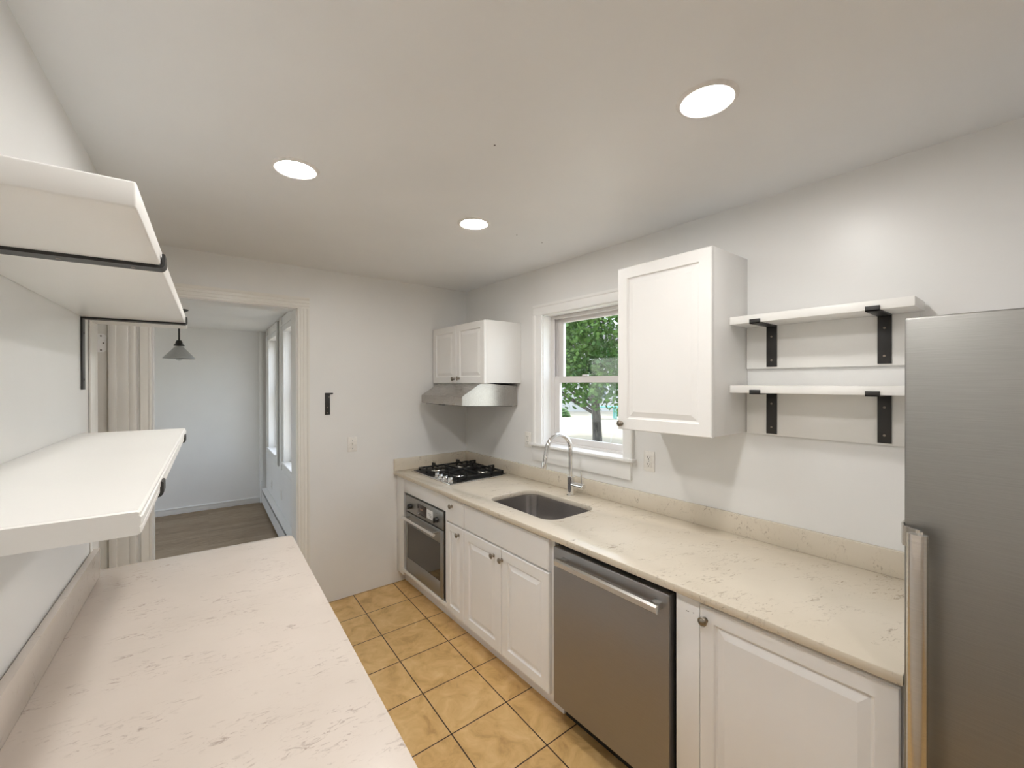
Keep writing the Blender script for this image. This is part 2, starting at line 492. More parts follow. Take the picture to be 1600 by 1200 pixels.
# window_1 over the sink
w1 = struct(thing('window_1', None, None, (XR, 1.94, 1.175)))
def casing_prof(mb, fn, lo, hi):
    poly = [(0, 0), (0, .014), (.08, .018), (.7, .018), (.78, .024), (1, .024), (1, 0)]
    mb.prism(poly, fn, lo, hi)
c = MB()
wd = .084
casing_prof(c, lambda p, q, t: (XR - q, oy1 + p * wd, t), 1.19, oz1)
casing_prof(c, lambda p, q, t: (XR - q, oy0 - p * .07, t), 1.19, oz1)
casing_prof(c, lambda p, q, t: (XR - q, t, oz1 + p * .074), oy0 - .07, oy1 + wd)
c.build('casing', M_trim_w, w1)
MB().box(XR - .045, XR + .07, 1.497, 2.405, 1.170, 1.190, .006, 3).build('window_stool', M_trim_w, w1)
MB().box(XR - .018, XR, 1.527, 2.40, 1.062, 1.170, .003).build('apron', M_trim_w, w1)
MB().box(XR, XR + .15, oy1 - .008, oy1, 1.19, oz1).box(XR, XR + .15, oy0, oy0 + .008, 1.19, oz1).box(XR, XR + .15, oy0, oy1, oz1 - .008, oz1).build('lining', M_trim_w, w1)
f = MB()                                          # aluminium track frame
for y0, y1 in ((oy1 - .045, oy1 - .008), (oy0 + .008, oy0 + .03)):
    f.box(XR + .072, XR + .078, y0, y1, 1.19, oz1 - .008).box(XR + .105, XR + .110, y0, y1, 1.19, oz1 - .008).box(XR + .135, XR + .148, y0, y1, 1.19, oz1 - .008)
f.box(XR + .0735, XR + .147, oy0 + .009, oy1 - .009, oz1 - .03, oz1 - .009)
f.box(XR + .065, XR + .148, oy0 + .008, oy1 - .008, 1.186, 1.205, .002)
f.build('track_frame', M_alu, w1)
def sash(name, x, z0, z1, rail_b, rail_t, y0=oy0 + .012, y1=oy1 - .012, st=.075, st2=.04):
    s = MB().box(x, x + .026, y1 - st, y1, z0, z1, .003).box(x, x + .026, y0, y0 + st2, z0, z1, .003)
    s.box(x + .001, x + .025, y0 + st2 - .002, y1 - st + .002, z0, z0 + rail_b).box(x + .001, x + .025, y0 + st2 - .002, y1 - st + .002, z1 - rail_t, z1)
    so = s.build(name, M_alu, w1)
    MB().box(x + .011, x + .015, y0 + st2 - .004, y1 - st + .004, z0 + rail_b - .004, z1 - rail_t + .004).build('glass', M_glass, so, smooth=False)
    return so
sash('lower_sash', XR + .076, 1.205, 1.676, .04, .042, st=.082)
us = sash('upper_sash', XR + .110, 1.640, 2.095, .035, .028, y1=oy1 - .045, st=.055)
MB().box(XR + .066, XR + .082, 1.93, 1.98, 1.676, 1.688, .003).lathe([(.012, 0), (.010, .008)], (XR + .085, 1.955, 1.676), (0, 0, 1)).build('sash_lock', M_alu, w1)

# dining windows
for k, (a, bb) in enumerate(dw):
    wn = struct(thing('window_%d' % (k + 2), None, None, FD @ Vector((0, (a + bb) / 2, dz0))))
    c = MB()
    cw = .15
    for s0, s1 in ((a - cw, a), (bb, bb + cw - .03)):
        c.box(0, .018, s0, s1, .70, 2.334, .003).box(0, .026, s0 if s0 < a else s1 - .03, s0 + .03 if s0 < a else s1, .70, 2.334, .003)
        c.box(0, .023, s0 + .06, s0 + .075, .80, 2.2, .003)
    c.box(0, .018, a - cw, bb + cw - .03, dz1, 2.334, .003).box(0, .024, a - cw, bb + cw - .03, 2.235, 2.25, .003)
    c.build('casing', M_trim_w, wn, FD)
    MB().box(-.115, .002, a + .001, bb - .001, dz0 - .012, dz0 + .004).box(.0005, .035, a - .03, bb + .03, dz0 - .018, dz0 + .0045, .003).build('window_stool', M_trim_w, wn, FD)
    MB().box(0, .016, a - cw, bb + cw - .03, .685, dz0 - .022, .003).build('apron', M_trim_w, wn, FD)
    f = MB().box(-.12, -.07, a, a + .05, dz0, dz1).box(-.12, -.07, bb - .05, bb, dz0, dz1).box(-.12, -.07, a, bb, dz0, dz0 + .06).box(-.12, -.07, a, bb, dz1 - .05, dz1).box(-.12, -.07, a, bb, 1.46, 1.51)
    fo = f.build('sash_frame', M_trim_w, wn, FD)
    MB().box(-.10, -.096, a + .046, bb - .046, dz0 + .056, dz1 - .046).build('glass', M_glass, fo, FD, smooth=False)

# ------------------------------------------------------------------ ceiling lights
def ceiling_light(x, y, label):
    t = thing('recessed_light', label, 'ceiling light', (x, y, ZC), group='round recessed ceiling lights')
    MB().lathe([(.066, .0), (.066, -.005), (.074, -.0075), (.083, -.004), (.086, 0)], (x, y, ZC), (0, 0, 1), 48, cap=False).build('trim_ring', M_ring, t)
    MB().lathe([(.0665, -.0030), (.0665, -.0046)], (x, y, ZC), (0, 0, 1), 48).build('diffuser', M_light, t)
ceiling_light(.372, 1.826, 'round recessed ceiling light above the near end of the wide doorway')
ceiling_light(1.231, 1.879, 'small-looking round recessed ceiling light between the hood cabinet and the doorway')
ceiling_light(1.235, .635, 'large-looking round recessed ceiling light nearest the fridge and cabinet with one door')
ceiling_light(.372, -.60, 'round recessed ceiling light behind the viewpoint, unseen and added for its light')  # unseen lamp, added to brighten shelf ends and fridge front
ceiling_light(.372, .635, 'round recessed ceiling light over the top wall shelf, unseen and added for its light')  # unseen lamp completing the grid, added for its light
# ------------------------------------------------------------------ cabinets
def raised_panel(mb, xf, y0, y1, z0, z1, t=.02, fr=.055):
    """a raised-panel door whose face looks to -x"""
    def rect(i, d):
        return [(xf + d, y0 + i, z0 + i), (xf + d, y1 - i, z0 + i), (xf + d, y1 - i, z1 - i), (xf + d, y0 + i, z1 - i)]
    s = [(0, t), (0, .004), (.004, 0), (fr, 0), (fr + .004, .008), (fr + .010, .0095), (fr + .034, .0015), (fr + .036, .001)]
    mb.loops([rect(i, d) for i, d in s])
    return mb

def slab(mb, xf, y0, y1, z0, z1, t=.02):
    def rect(i, d):
        return [(xf + d, y0 + i, z0 + i), (xf + d, y1 - i, z0 + i), (xf + d, y1 - i, z1 - i), (xf + d, y0 + i, z1 - i)]
    mb.loops([rect(i, d) for i, d in [(0, t), (0, .004), (.006, 0), (.012, 0)]])
    return mb

def knob(xf, y, z, parent, r=.0155):
    k = r / .0155
    prof = [(.0105, 0), (.0105, .002), (.0065, .004), (.005, .008), (.005, .013), (.009, .0165), (.0155, .019), (.0155, .0215), (.0135, .0235), (.0115, .0228), (.0095, .0243), (.006, .0265), (.001, .027)]
    MB().lathe([(a * k, b * k) for a, b in prof], (xf, y, z), (-1, 0, 0), 24).build('knob', M_pewter, parent)

def door(name, parent, xf, y0, y1, z0, z1, mat, ky=None, kz=None, fr=.055, flat=False, t=.02):
    mb = MB()
    (slab(mb, xf, y0, y1, z0, z1, t) if flat else raised_panel(mb, xf, y0, y1, z0, z1, t, fr))
    o = mb.build(name, mat, parent, smooth=False)
    if ky is not None: knob(xf, ky, kz, o)
    return o

# wall cabinet above the hood
wc = thing('wall_cabinet', 'small white two-door wall cabinet mounted above the steel range hood', 'cabinet', (1.94, 2.935, 1.63))
MB().box(1.775, XR - .001, 2.547, 3.325, 1.63, 2.092, .0015).build('body', M_cab, wc)
door('door', wc, 1.754, 2.944, 3.322, 1.628, 2.090, M_cab, 2.972, 1.664, .05)
door('door', wc, 1.754, 2.548, 2.938, 1.628, 2.090, M_cab, 2.896, 1.666, .05)
# wall cabinet beside the window
wc = thing('wall_cabinet', 'tall white single-door wall cabinet hung beside the sink window', 'cabinet', (1.94, 1.125, 1.40))
MB().box(1.775, XR - .001, .886, 1.366, 1.402, 2.207, .0015).build('body', M_cab, wc)
MB().box(1.7745, 1.7765, .884, .900, 1.402, 2.207, .0005).build('face_frame', M_cab, wc)
door('door', wc, 1.754, .882, 1.362, 1.400, 2.203, M_cab, 1.338, 1.430, .055)

# range hood
hd = thing('range_hood', 'slim stainless steel range hood under the small two-door cabinet', 'range hood', (1.86, 2.90, 1.46))
hy0, hy1 = 2.592, 3.225
poly = [(1.594, 1.470), (2.098, 1.452), (2.098, 1.606), (1.80, 1.628), (1.752, 1.628), (1.594, 1.533)]
hb = MB().prism(poly, lambda p, q, t: (p, t, q), hy0, hy1)
bmesh.ops.bevel(hb.bm, geom=hb.bm.edges[:], offset=.002, segments=2, affect='EDGES')
hb.build('body', M_steel_h, hd)
MB().prism([(1.62, 1.4635), (2.07, 1.4478), (2.07, 1.4538), (1.62, 1.4698)], lambda p, q, t: (p, t, q), hy0 + .03, hy1 - .03).build('underside_filter', M_blackgap, hd)
for y in (2.93, 2.875):
    MB().box(1.606, 1.622, y, y + .03, 1.462, 1.4698, .002).build('switch_button', M_blackgap, hd)

# ------------------------------------------------------------------ open shelves on the window wall
def bracket(parent, y0, y1, xw, xfront, zs, drop, lip, th=.005):
    """flat iron bracket under a shelf: plate on the wall, arm below the board, lip over its front edge"""
    b = MB()
    b.box(xw - th, xw, y0, y1, zs - drop, zs, .0008)
    b.box(xfront - th, xw, y0, y1, zs - th, zs, .0008)
    b.box(xfront - th, xfront, y0, y1, zs - th, zs + lip, .0008)
    o = b.build('bracket', M_black, parent)
    for z in (zs - drop * .27, zs - drop * .84):
        MB().lathe([(.0042, 0), (.0042, .0012), (.002, .002)], (xw - th, (y0 + y1) / 2, z), (-1, 0, 0), 12).build('screw', M_pewter, o)
    return o

for nm, zb, zt, y0, y1, lab in (('u', 1.885, 1.9175, .283, .880, 'white open shelf board on two black brackets, level with the fridge top'),
                                ('l', 1.588, 1.6195, .283, .880, 'white open shelf board on two black brackets, lower one of the pair beside the fridge')):
    s = thing('wall_shelf', lab, 'shelf', (2.0, .58, zb), group='open shelves between the cabinet and the fridge')
    MB().box(1.910, XR - .016, y0, y1, zb, zt, .0015).build('board', M_shelf, s)
    bracket(s, .755, .797, XR - .017, 1.909, zb, .183, .014)
    bracket(s, .371, .412, XR - .017, 1.909, zb, .183, .014)
for z0, z1, lab in ((1.695, 1.884, 'white painted backing board screwed to the wall behind the upper bracket pair'),
                    (1.398, 1.587, 'white painted backing board screwed to the wall behind the lower bracket pair')):
    tag(MB().box(XR - .0158, XR, .296, .884, z0, z1, .0015).build('backing_board', M_shelf), lab, 'board', 'backing boards behind the shelf brackets')

# ------------------------------------------------------------------ base cabinets along the window wall
XD, XF = 1.420, 1.440
ov = thing('oven_cabinet', 'white base cabinet framing the built-in oven in the corner', 'cabinet', (1.75, 2.93, 0))
b = MB().box(XF, 2.08, 3.30, YB - .001, .10, .883).box(XF, 2.08, 2.514, 2.535, .10, .883).box(2.05, 2.08, 2.535, 3.30, .10, .883)
b.box(1.50, 2.08, 2.514, YB - .001, .0, .10).box(XF + .02, 2.05, 2.535, 3.30, .10, .14)
b.build('body', M_cab_low, ov)
MB().box(XF - .012, XF + .012, 3.205, 3.337, .10, .883, .001).box(XF - .012, XF + .012, 2.514, 3.205, .768, .883, .001).box(XF - .012, XF + .012, 2.514, 2.535, .165, .768, .001).build('face_frame', M_cab_low, ov)
MB().box(XF - .016, XF + .012, 2.514, 3.225, .128, .160, .003).build('bottom_rail', M_cab_low, ov)

oven = thing('oven', 'stainless steel built-in wall oven below the gas cooktop', 'oven', (1.70, 2.84, .165))
MB().box(XF + .0125, 2.0, 2.56, 3.12, .172, .755).build('body', M_blackgap, oven)
cp = MB().box(XD - .004, XF + .012, 2.548, 3.135, .640, .760, .002).build('control_panel', M_steel, oven)
for y in (3.045, 2.632):
    k = MB().lathe([(.020, 0), (.020, .004), (.0185, .006), (.0175, .022), (.016, .0245), (.001, .025)], (XD - .004, y, .690), (-1, 0, 0), 28)
    k.box(XD - .033, XD - .024, y - .004, y + .004, .672, .708, .0015)
    k.build('control_knob', M_blackgap, cp)
    MB().lathe([(.0025, 0), (.0025, .0006)], (XD - .004, y, .732), (-1, 0, 0), 10).build('index_dot', M_slot, cp)
ds = MB().box(XD - .0065, XD - .003, 2.790, 2.928, .660, .737, .0008).build('display', M_display, cp)
for i in range(4):
    MB().box(XD - .0072, XD - .0064, 2.842 + i * .011, 2.849 + i * .011, .699, .711).build('display_mark', M_mark, ds, smooth=False)
st = MB().box(XD - .0055, XD - .003, 2.692, 2.782, .668, .730).build('sticker', M_sticker, cp, smooth=False)
for i in range(3):
    MB().box(XD - .0062, XD - .0054, 2.705, 2.768 - i * .012, .702 - i * .010, .706 - i * .010).build('print_line', M_grey, st, smooth=False)
dr = MB()
for y0, y1, z0, z1 in ((2.548, 2.590, .174, .632), (3.108, 3.135, .174, .632), (2.590, 3.108, .540, .632), (2.590, 3.108, .174, .278)):
    dr.box(XD - .004, XF + .012, y0, y1, z0, z1, .0008)
dr = dr.build('oven_door', M_steel, oven)
MB().box(XD - .001, XF + .006, 2.588, 3.110, .276, .542).build('window_pane', M_oven_glass, dr, smooth=False)
h = MB().cyl((1.366, 2.585, .606), (1.366, 3.085, .606), .0115, b=.001)
for y in (2.625, 3.06): h.cyl((XD - .004, y, .606), (1.366, y, .606), .008)
h.build('handle', M_steel_lt, dr)
MB().box(XD + .004, XF + .010, 2.536, 2.5465, .165, .765).build('gap_shade', M_blackgap, oven)  # black strip standing in for the shadow between oven and cabinet

nc = thing('drawer_cabinet', 'narrow white base cabinet with one drawer and door, next to the oven', 'cabinet', (1.75, 2.40, 0))
MB().box(XF, 2.08, 2.292, 2.513, .10, .883).box(1.50, 2.08, 2.292, 2.513, 0, .10).build('body', M_cab_low, nc)
door('drawer', nc, XD, 2.296, 2.511, .715, .872, M_cab_low, 2.437, .826, flat=True)
door('door', nc, XD, 2.296, 2.511, .122, .706, M_cab_low, 2.353, .661, .045)

sc = thing('sink_cabinet', 'white two-door base cabinet below the sink', 'cabinet', (1.75, 1.90, 0))
b = MB().box(XF, XF + .02, 1.492, 2.291, .10, .883).box(1.46, 2.08, 1.492, 1.512, .10, .883).box(1.46, 2.08, 2.272, 2.291, .10, .883)
b.box(1.46, 2.08, 1.512, 2.272, .10, .12).box(2.06, 2.08, 1.512, 2.272, .12, .883).box(1.50, 2.08, 1.492, 2.291, 0, .10)
b.build('body', M_cab_low, sc)
door('false_front', sc, XD, 1.516, 2.290, .717, .868, M_cab_low, flat=True)
door('door', sc, XD, 1.904, 2.290, .118, .708, M_cab_low, 1.972, .652)
door('door', sc, XD, 1.514, 1.898, .118, .708, M_cab_low, 1.893, .651)

dwr = thing('dishwasher', 'stainless steel dishwasher with bar handle under the counter', 'dishwasher', (1.75, 1.165, 0))
MB().box(XF + .012, 2.05, .868, 1.478, .10, .872).box(1.51, 2.05, .868, 1.478, .0, .10).build('body', M_blackgap, dwr)
dd = MB().box(XD - .008, XF + .011, .868, 1.474, .115, .856, .004, 3).build('door', M_steel_dw, dwr)
h = MB().prism([(-.017, -.010), (-.017, .004), (-.010, .012), (.010, .012), (.017, .004), (.017, -.010), (.010, -.013), (-.010, -.013)], lambda p, q, t: (1.366 - q, t, .812 + p), .885, 1.412)
h.bm.faces.ensure_lookup_table()
h.box(1.366, XD - .008, .892, .925, .798, .826, .003).box(1.366, XD - .008, 1.372, 1.405, .798, .826, .003)
h.build('handle', M_steel_lt, dd)
MB().box(1.50, 1.512, .868, 1.478, .005, .10).build('kick_plate', M_blackgap, dwr)

rc = thing('base_cabinet', 'white base cabinet with raised-panel door, between dishwasher and fridge', 'cabinet', (1.75, .54, 0))
MB().box(XF, 2.08, .232, .846, .10, .883).box(1.50, 2.08, .232, .846, 0, .10).build('body', M_cab_low, rc)
MB().box(XD + .004, XF, .759, .846, .10, .883, .001).build('filler_strip', M_cab_low, rc)
for y_, z_, l_ in ((.803, .8235, .010), (.781, .826, .004)):
    MB().box(XD + .0036, XD + .0042, y_ - l_ / 2, y_ + l_ / 2, z_ - .0012, z_ + .0012).build('scuff_mark', M_slot, rc, smooth=False)
door('door', rc, XD, .236, .757, .122, .868, M_cab_low, .737, .822, .05)

# ------------------------------------------------------------------ worktop, sink, tap
def rrect(x0, x1, y0, y1, r, n=8):
    out = []
    for cx, cy, a0 in ((x1 - r, y1 - r, 0), (x0 + r, y1 - r, PI / 2), (x0 + r, y0 + r, PI), (x1 - r, y0 + r, 3 * PI / 2)):
        for i in range(n + 1):
            a = a0 + PI / 2 * i / n
            out.append((cx + r * math.cos(a), cy + r * math.sin(a)))
    return out

def worktop(outer, inner, z0, z1, e=.003):
    """slab with eased edges and an optional cut-out; loops are functions of an inset"""
    mb = MB(); b = mb.bm
    def chain(fn, sgn):
        ls = []
        for ins, z in ((e, z0), (0, z0 + e), (0, z1 - e), (e * .3, z1 - e * .3), (e, z1)):
            ls.append([b.verts.new((x, y, z)) for x, y in fn(ins * sgn)])
        for k in range(len(ls) - 1):
            n = len(ls[k])
            for i in range(n): b.faces.new((ls[k][i], ls[k][(i + 1) % n], ls[k + 1][(i + 1) % n], ls[k + 1][i]))
        return ls[0], ls[-1]
    lo, hi = [], []
    for fn, s in ((outer, 1),) + (((inner, -1),) if inner else ()):
        a, c = chain(fn, s); lo.append(a); hi.append(c)
    for grp in (lo, hi):
        es = []
        for L in grp:
            n = len(L)
            es += [b.edges.get((L[i], L[(i + 1) % n])) for i in range(n)]
        bmesh.ops.triangle_fill(b, use_beauty=True, use_dissolve=False, edges=es)
    return mb

wt = thing('worktop', 'cream speckled stone worktop with undermount sink cut-out along the window wall', 'worktop', (1.75, 1.78, .884))
slb = worktop(lambda i: [(1.400 + i, .228 + i), (2.0985 - i, .228 + i), (2.0985 - i, YB - .0015 - i), (1.400 + i, YB - .0015 - i)],
              lambda i: rrect(1.522 + i, 1.898 - i, 1.612 + i, 2.190 - i, .085 - i), .884, .914)
slb.build('slab', M_quartz, wt, ang=.9)
MB().box(2.078, XR - .0005, .228, YB - .0005, .9142, 1.011, .002).box(1.401, 2.078, YB - .021, YB - .0005, .9142, 1.011, .002).build('backsplash', M_quartz, wt)

sk = thing('kitchen_sink', 'single-bowl stainless steel undermount sink in the cream worktop', 'sink', (1.71, 1.90, .68))
L = []
for ins, z in ((-.028, .8835), (-.028, .8815), (-.0045, .8815), (-.003, .870), (.004, .74), (.012, .70), (.03, .682), (.06, .676), (.14, .672)):
    L.append([(x, y, z) for x, y in rrect(1.522 + ins, 1.898 - ins, 1.612 + ins, 2.190 - ins, max(.085 - ins * .8, .02))])
MB().loops(L, cap0=False, cap1=True).build('bowl', M_steel_sink, sk)
MB().lathe([(.055, .0005), (.055, .003), (.045, .003), (.04, .001), (.005, .001)], (1.71, 1.90, .672), (0, 0, 1), 28).build('drain', M_chrome, sk)

fc = thing('faucet', 'chrome gooseneck pull-down kitchen faucet behind the sink', 'faucet', (1.99, 1.915, .914))
fy = 1.915
MB().lathe([(.027, 0), (.027, .003), (.0235, .006), (.0235, .110), (.0245, .114), (.0245, .119), (.015, .121)], (1.99, fy, .9142), (0, 0, 1), 32).build('base', M_chrome, fc)
pts = [(1.99, fy, 1.03), (1.99, fy, 1.10), (1.99, fy, 1.19)]
for i in range(1, 15):
    a = PI * i / 16.5
    pts.append((1.99 - .108 + .108 * math.cos(a), fy, 1.195 + .112 * math.sin(a)))
ex, ez = pts[-1][0], pts[-1][2]
dx, dz = 1.754 - ex, 1.112 - ez
pts += [(ex + dx * .28, fy, ez + dz * .28), (ex + dx * .45, fy, ez + dz * .45)]
MB().tube(pts, .0142, 20).build('neck', M_chrome, fc)
hx, hz = ex + dx * .45, ez + dz * .45
MB().tube([(hx, fy, hz), (hx + dx * .02, fy, hz + dz * .02), (ex + dx * .97, fy, ez + dz * .97), (ex + dx, fy, ez + dz)], [.0145, .0155, .0165, .0150], 20).build('spray_head', M_chrome, fc)
lv = MB().cyl((1.988, fy - .016, .985), (1.988, fy - .112, .985), .0185, b=.002, seg=28)
lv.tube([(1.988, fy - .098, .998), (1.983, fy - .098, 1.03), (1.980, fy - .098, 1.082)], .0042, 10)
lv.build('lever', M_chrome, fc)

# cooktop
ct = thing('gas_cooktop', 'four-burner gas cooktop with black cast iron grates set in the worktop corner', 'cooktop', (1.77, 2.915, .914))
MB().box(1.505, 2.035, 2.606, 3.226, .9143, .9250, .003).build('base', M_steel_lt, ct)
MB().box(1.590, 2.022, 2.638, 3.212, .9245, .9268, .001).box(1.518, 1.588, 2.905, 3.212, .9245, .9268, .001).build('dark_well', M_iron, ct)
for x, y, r in ((1.685, 2.785, .042), (1.665, 3.065, .034), (1.905, 2.785, .034), (1.905, 3.065, .046)):
    bo = MB().lathe([(r * 1.75, 0), (r * 1.7, .005), (r * 1.2, .007), (r * 1.1, .013), (r * .7, .014)], (x, y, .9265), (0, 0, 1), 28).build('burner', M_steel_lt, ct)
    MB().lathe([(r * .95, .0142), (r * .95, .019), (r * .85, .022), (.002, .0225)], (x, y, .9265), (0, 0, 1), 28).build('burner_cap', M_iron, bo)
for y0, y1 in ((2.660, 2.918), (2.930, 3.188)):
    g = MB()
    x0, x1 = 1.596 if y0 < 2.8 else 1.548, 2.014
    zt0, zt1 = .938, .951
    t = .014
    g.box(x0, x1, y0, y0 + t, zt0, zt1, .002).box(x0, x1, y1 - t, y1, zt0, zt1, .002).box(x0, x0 + t, y0, y1, zt0, zt1, .002).box(x1 - t, x1, y0, y1, zt0, zt1, .002)
    ym = (y0 + y1) / 2
    g.box((x0 + x1) / 2 - t / 2, (x0 + x1) / 2 + t / 2, y0, y1, zt0, zt1, .002)
    for xc in (1.675, 1.905):
        for ya, yb2 in ((y0, ym - .03), (ym + .03, y1)):
            g.box(xc - .005, xc + .005, ya, yb2, zt1 - .004, zt1 + .014, .002)
            yo = ya if ya == y0 else yb2 - .012
            g.box(xc - .007, xc + .007, yo, yo + .012, .9268, zt1 + .024, .002)
            g.box(xc - .006, xc + .006, yo if ya == y0 else yo - .034, yo + .046 if ya == y0 else yo + .012, zt1 + .013, zt1 + .024, .002)
    for x in (x0, x1 - t):
        g.box(x, x + t, ym - .008, ym + .008, .9268, zt1 + .024, .002)
        g.box(x if x < 1.8 else x - .045, x + t + .045 if x < 1.8 else x + t, ym - .006, ym + .006, zt1 + .012, zt1 + .024, .002)
        for y in (y0, y1 - t): g.box(x, x + t, y, y + t, .9268, zt1, .002)
    g.build('grate', M_iron, ct)
for x, y in ((1.548, 2.872), (1.542, 2.800), (1.540, 2.730), (1.540, 2.662)):
    k = MB().lathe([(.019, 0), (.019, .004), (.0165, .007), (.0155, .022), (.014, .025), (.001, .0255)], (x, y, .9252), (0, 0, 1), 24)
    k.box(x - .016, x + .016, y - .0045, y + .0045, .948, .958, .002)
    k.build('control_knob', M_chrome, ct)

# ------------------------------------------------------------------ refrigerator
fr = thing('refrigerator', 'tall stainless steel refrigerator at the end of the cream worktop', 'refrigerator', (1.72, -.13, 0))
MB().box(1.452, 2.07, -.492, .222, .02, 1.775, .004).build('body', M_grey, fr)
fd = MB().box(1.388, 1.446, -.495, .2245, .06, 1.789, .006, 3).build('door', M_steel, fr)
hp = []                                           # profile of the wrap-around handle in plan (x, y)
prof = [(1.440, .2262), (1.392, .2262), (1.372, .224), (1.356, .214), (1.346, .200), (1.340, .186), (1.333, .176), (1.324, .172), (1.316, .176), (1.312, .186), (1.314, .198)]
def band(pts, th):
    out1, out2 = [], []
    for i, (x, y) in enumerate(pts):
        ax, ay = pts[max(i - 1, 0)]; bx2, by2 = pts[min(i + 1, len(pts) - 1)]
        l = math.hypot(bx2 - ax, by2 - ay); nx, ny = -(by2 - ay) / l, (bx2 - ax) / l
        out1.append((x + nx * th / 2, y + ny * th / 2)); out2.append((x - nx * th / 2, y - ny * th / 2))
    return out1 + out2[::-1]
h = MB()
s_shape = [(1.440, .2275), (1.386, .2275), (1.366, .2225), (1.357, .2115), (1.352, .1995), (1.344, .1895), (1.330, .1850)]
h.prism(band(s_shape, .004), lambda p, q, t: (p, q, t), 1.245, 1.292)
h.build('handle_mount', M_steel_lt, fd)
MB().prism(band(s_shape, .004), lambda p, q, t: (p, q, t), .36, .407).build('handle_mount', M_steel_lt, fd)
bar = []
for i in range(20):
    a = 2 * PI * i / 20
    bar.append((1.334 + .012 * math.cos(a), .193 + .0185 * math.sin(a)))
MB().prism(bar, lambda p, q, t: (p, q, t), .36, 1.285).build('handle', M_steel_lt, fd)
MB().box(1.40, 1.47, -.49, .22, .0, .058).build('kick_grille', M_blackgap, fr)

# ------------------------------------------------------------------ left side: counter and shelves
lc = thing('worktop', 'pale rosy speckled stone worktop below the long wall shelves, rounded corner toward the doorway', 'worktop', FL @ Vector((0, 1.0, .884)), -AL)
def l_outer(i):
    r = .035
    n0, n1, a0, a1 = -.3605 + i, .316 - i, -.6 + i, 2.266 - i
    out = [(n0, a0), (n1, a0)]
    for k in range(9):
        t = PI / 2 * k / 8
        out.append((n1 - r + r * math.cos(t), a1 - r + r * math.sin(t)))
    return out + [(n0, a1)]
worktop(l_outer, None, .884, .914).build('slab', M_quartz_l, lc, FL, ang=.9)
MB().box(-.3575, -.338, -.6, 2.19, .9142, 1.020, .002).build('backsplash', M_quartz_l, lc, FL)
lb = thing('base_cabinet', 'white base cabinet hidden below the rosy stone worktop', 'cabinet', FL @ Vector((0, 1.0, 0)), -AL)
MB().box(-.3605, .270, -.58, 2.24, .10, .8835, .001).box(-.3605, .20, -.56, 2.22, 0, .10).build('body', M_cab_low, lb, FL)
for i in range(5):
    a0 = -.57 + i * .56
    m = MB()
    def rect(ins, d): return [(.290 - d, a0 + ins, .12 + ins), (.290 - d, a0 + .55 - ins, .12 + ins), (.290 - d, a0 + .55 - ins, .87 - ins), (.290 - d, a0 + ins, .87 - ins)]
    m.loops([rect(q, d) for q, d in [(0, .02), (0, .004), (.004, 0), (.055, 0), (.059, .006), (.065, .007), (.09, .0015), (.093, .001)]])
    m.build('door', M_cab_low, lb, FL, smooth=False)

def long_shelf(label, z0, z1, a0, a1, arms, plate_drop, molded=False):
    s = thing('wall_shelf', label, 'shelf', FL @ Vector((-.22, (a0 + a1) / 2, z0)), -AL, 'long white shelves over the rosy worktop')
    b = MB()
    if molded:
        n1 = -.076
        prof = [(-.3605, z0), (n1 - .003, z0), (n1, z0 + .003), (n1, z0 + .010), (n1 - .0015, z0 + .0112), (n1 - .0015, z0 + .013), (n1 + .001, z0 + .0145),
                (n1 + .001, z1 - .009), (n1 - .001, z1 - .0075), (n1 - .001, z1 - .003), (n1 - .004, z1), (-.3605, z1)]
        b.loops([[(p, a, q) for p, q in prof] for a in (a0 + .004, a1)])
        prof2 = [(p if p < -.3 else p - .0015, q - (.002 if q > z1 - .001 else 0)) for p, q in prof]
        b.loops([[(p, a0, q) for p, q in prof2], [(p, a0 + .0045, q) for p, q in prof]], True, True)
    else:
        b.box(-.3605, -.078, a0, a1, z0, z1, .003, 3)
    b.build('board', M_shelf, s, FL)
    for a in arms:
        k = MB()
        w2 = .0195
        n1 = -.0765
        k.box(-.3605, -.3555, a - w2, a + w2, z0 - plate_drop, z0 - .0002, .001)
        arc = [(-.356, 0)]
        poly = [(-.356, -.0002), (-.356, -.0060)]
        for i in range(7):
            t = -PI / 2 + PI / 2 * i / 6
            poly.append((n1 - .004 + .010 * math.cos(t), .004 - .0002 + .010 * math.sin(t)))
        poly += [(n1 + .006, .020), (n1 + .0045, .022), (n1 + .0008, .022), (n1 + .0008, -.0002)]
        k.prism(poly, lambda p, q, t: (p, t, z0 + q), a - w2, a + w2)
        bo = k.build('bracket', M_black, s, FL)
        for z in (z0 - plate_drop * .22, z0 - plate_drop * .86):
            MB().lathe([(.004, 0), (.004, .0012), (.001, .0014)], (-.3555, a, z), (1, 0, 0), 10).build('screw', M_blackgap, bo, FL)
        for n in (-.12, -.22, -.32):
            MB().lathe([(.0035, 0), (.0035, .0008)], (n, a, z0 - .0060), (0, 0, -1), 10).build('screw', M_pewter, bo, FL)
    return s
long_shelf('long white shelf board above eye level over the rosy stone worktop', 1.862, 1.897, .738, 2.262, (1.085, 2.055), .25)
long_shelf('long white shelf board with moulded edge just above the rosy stone worktop', 1.431, 1.464, .755, 2.03, (1.03, 1.90), .17, True)

# stray bracket on the wall beside the opening
sb = thing('shelf_bracket', 'lone black iron bracket left on the bare wall beside the doorway', 'bracket', (.89, YB, 1.40))
MB().box(.872, .908, YB - .0055, YB - .0005, 1.398, 1.560, .001).box(.874, .926, YB - .016, YB - .0005, 1.549, 1.560, .001).build('plate', M_black, sb)
for x, z in ((.889, 1.412), (.890, 1.452), (.9, 1.53)):
    MB().lathe([(.0035, 0), (.0035, .001)], (x, YB - .0055, z), (0, -1, 0), 10).build('screw', M_pewter, sb)

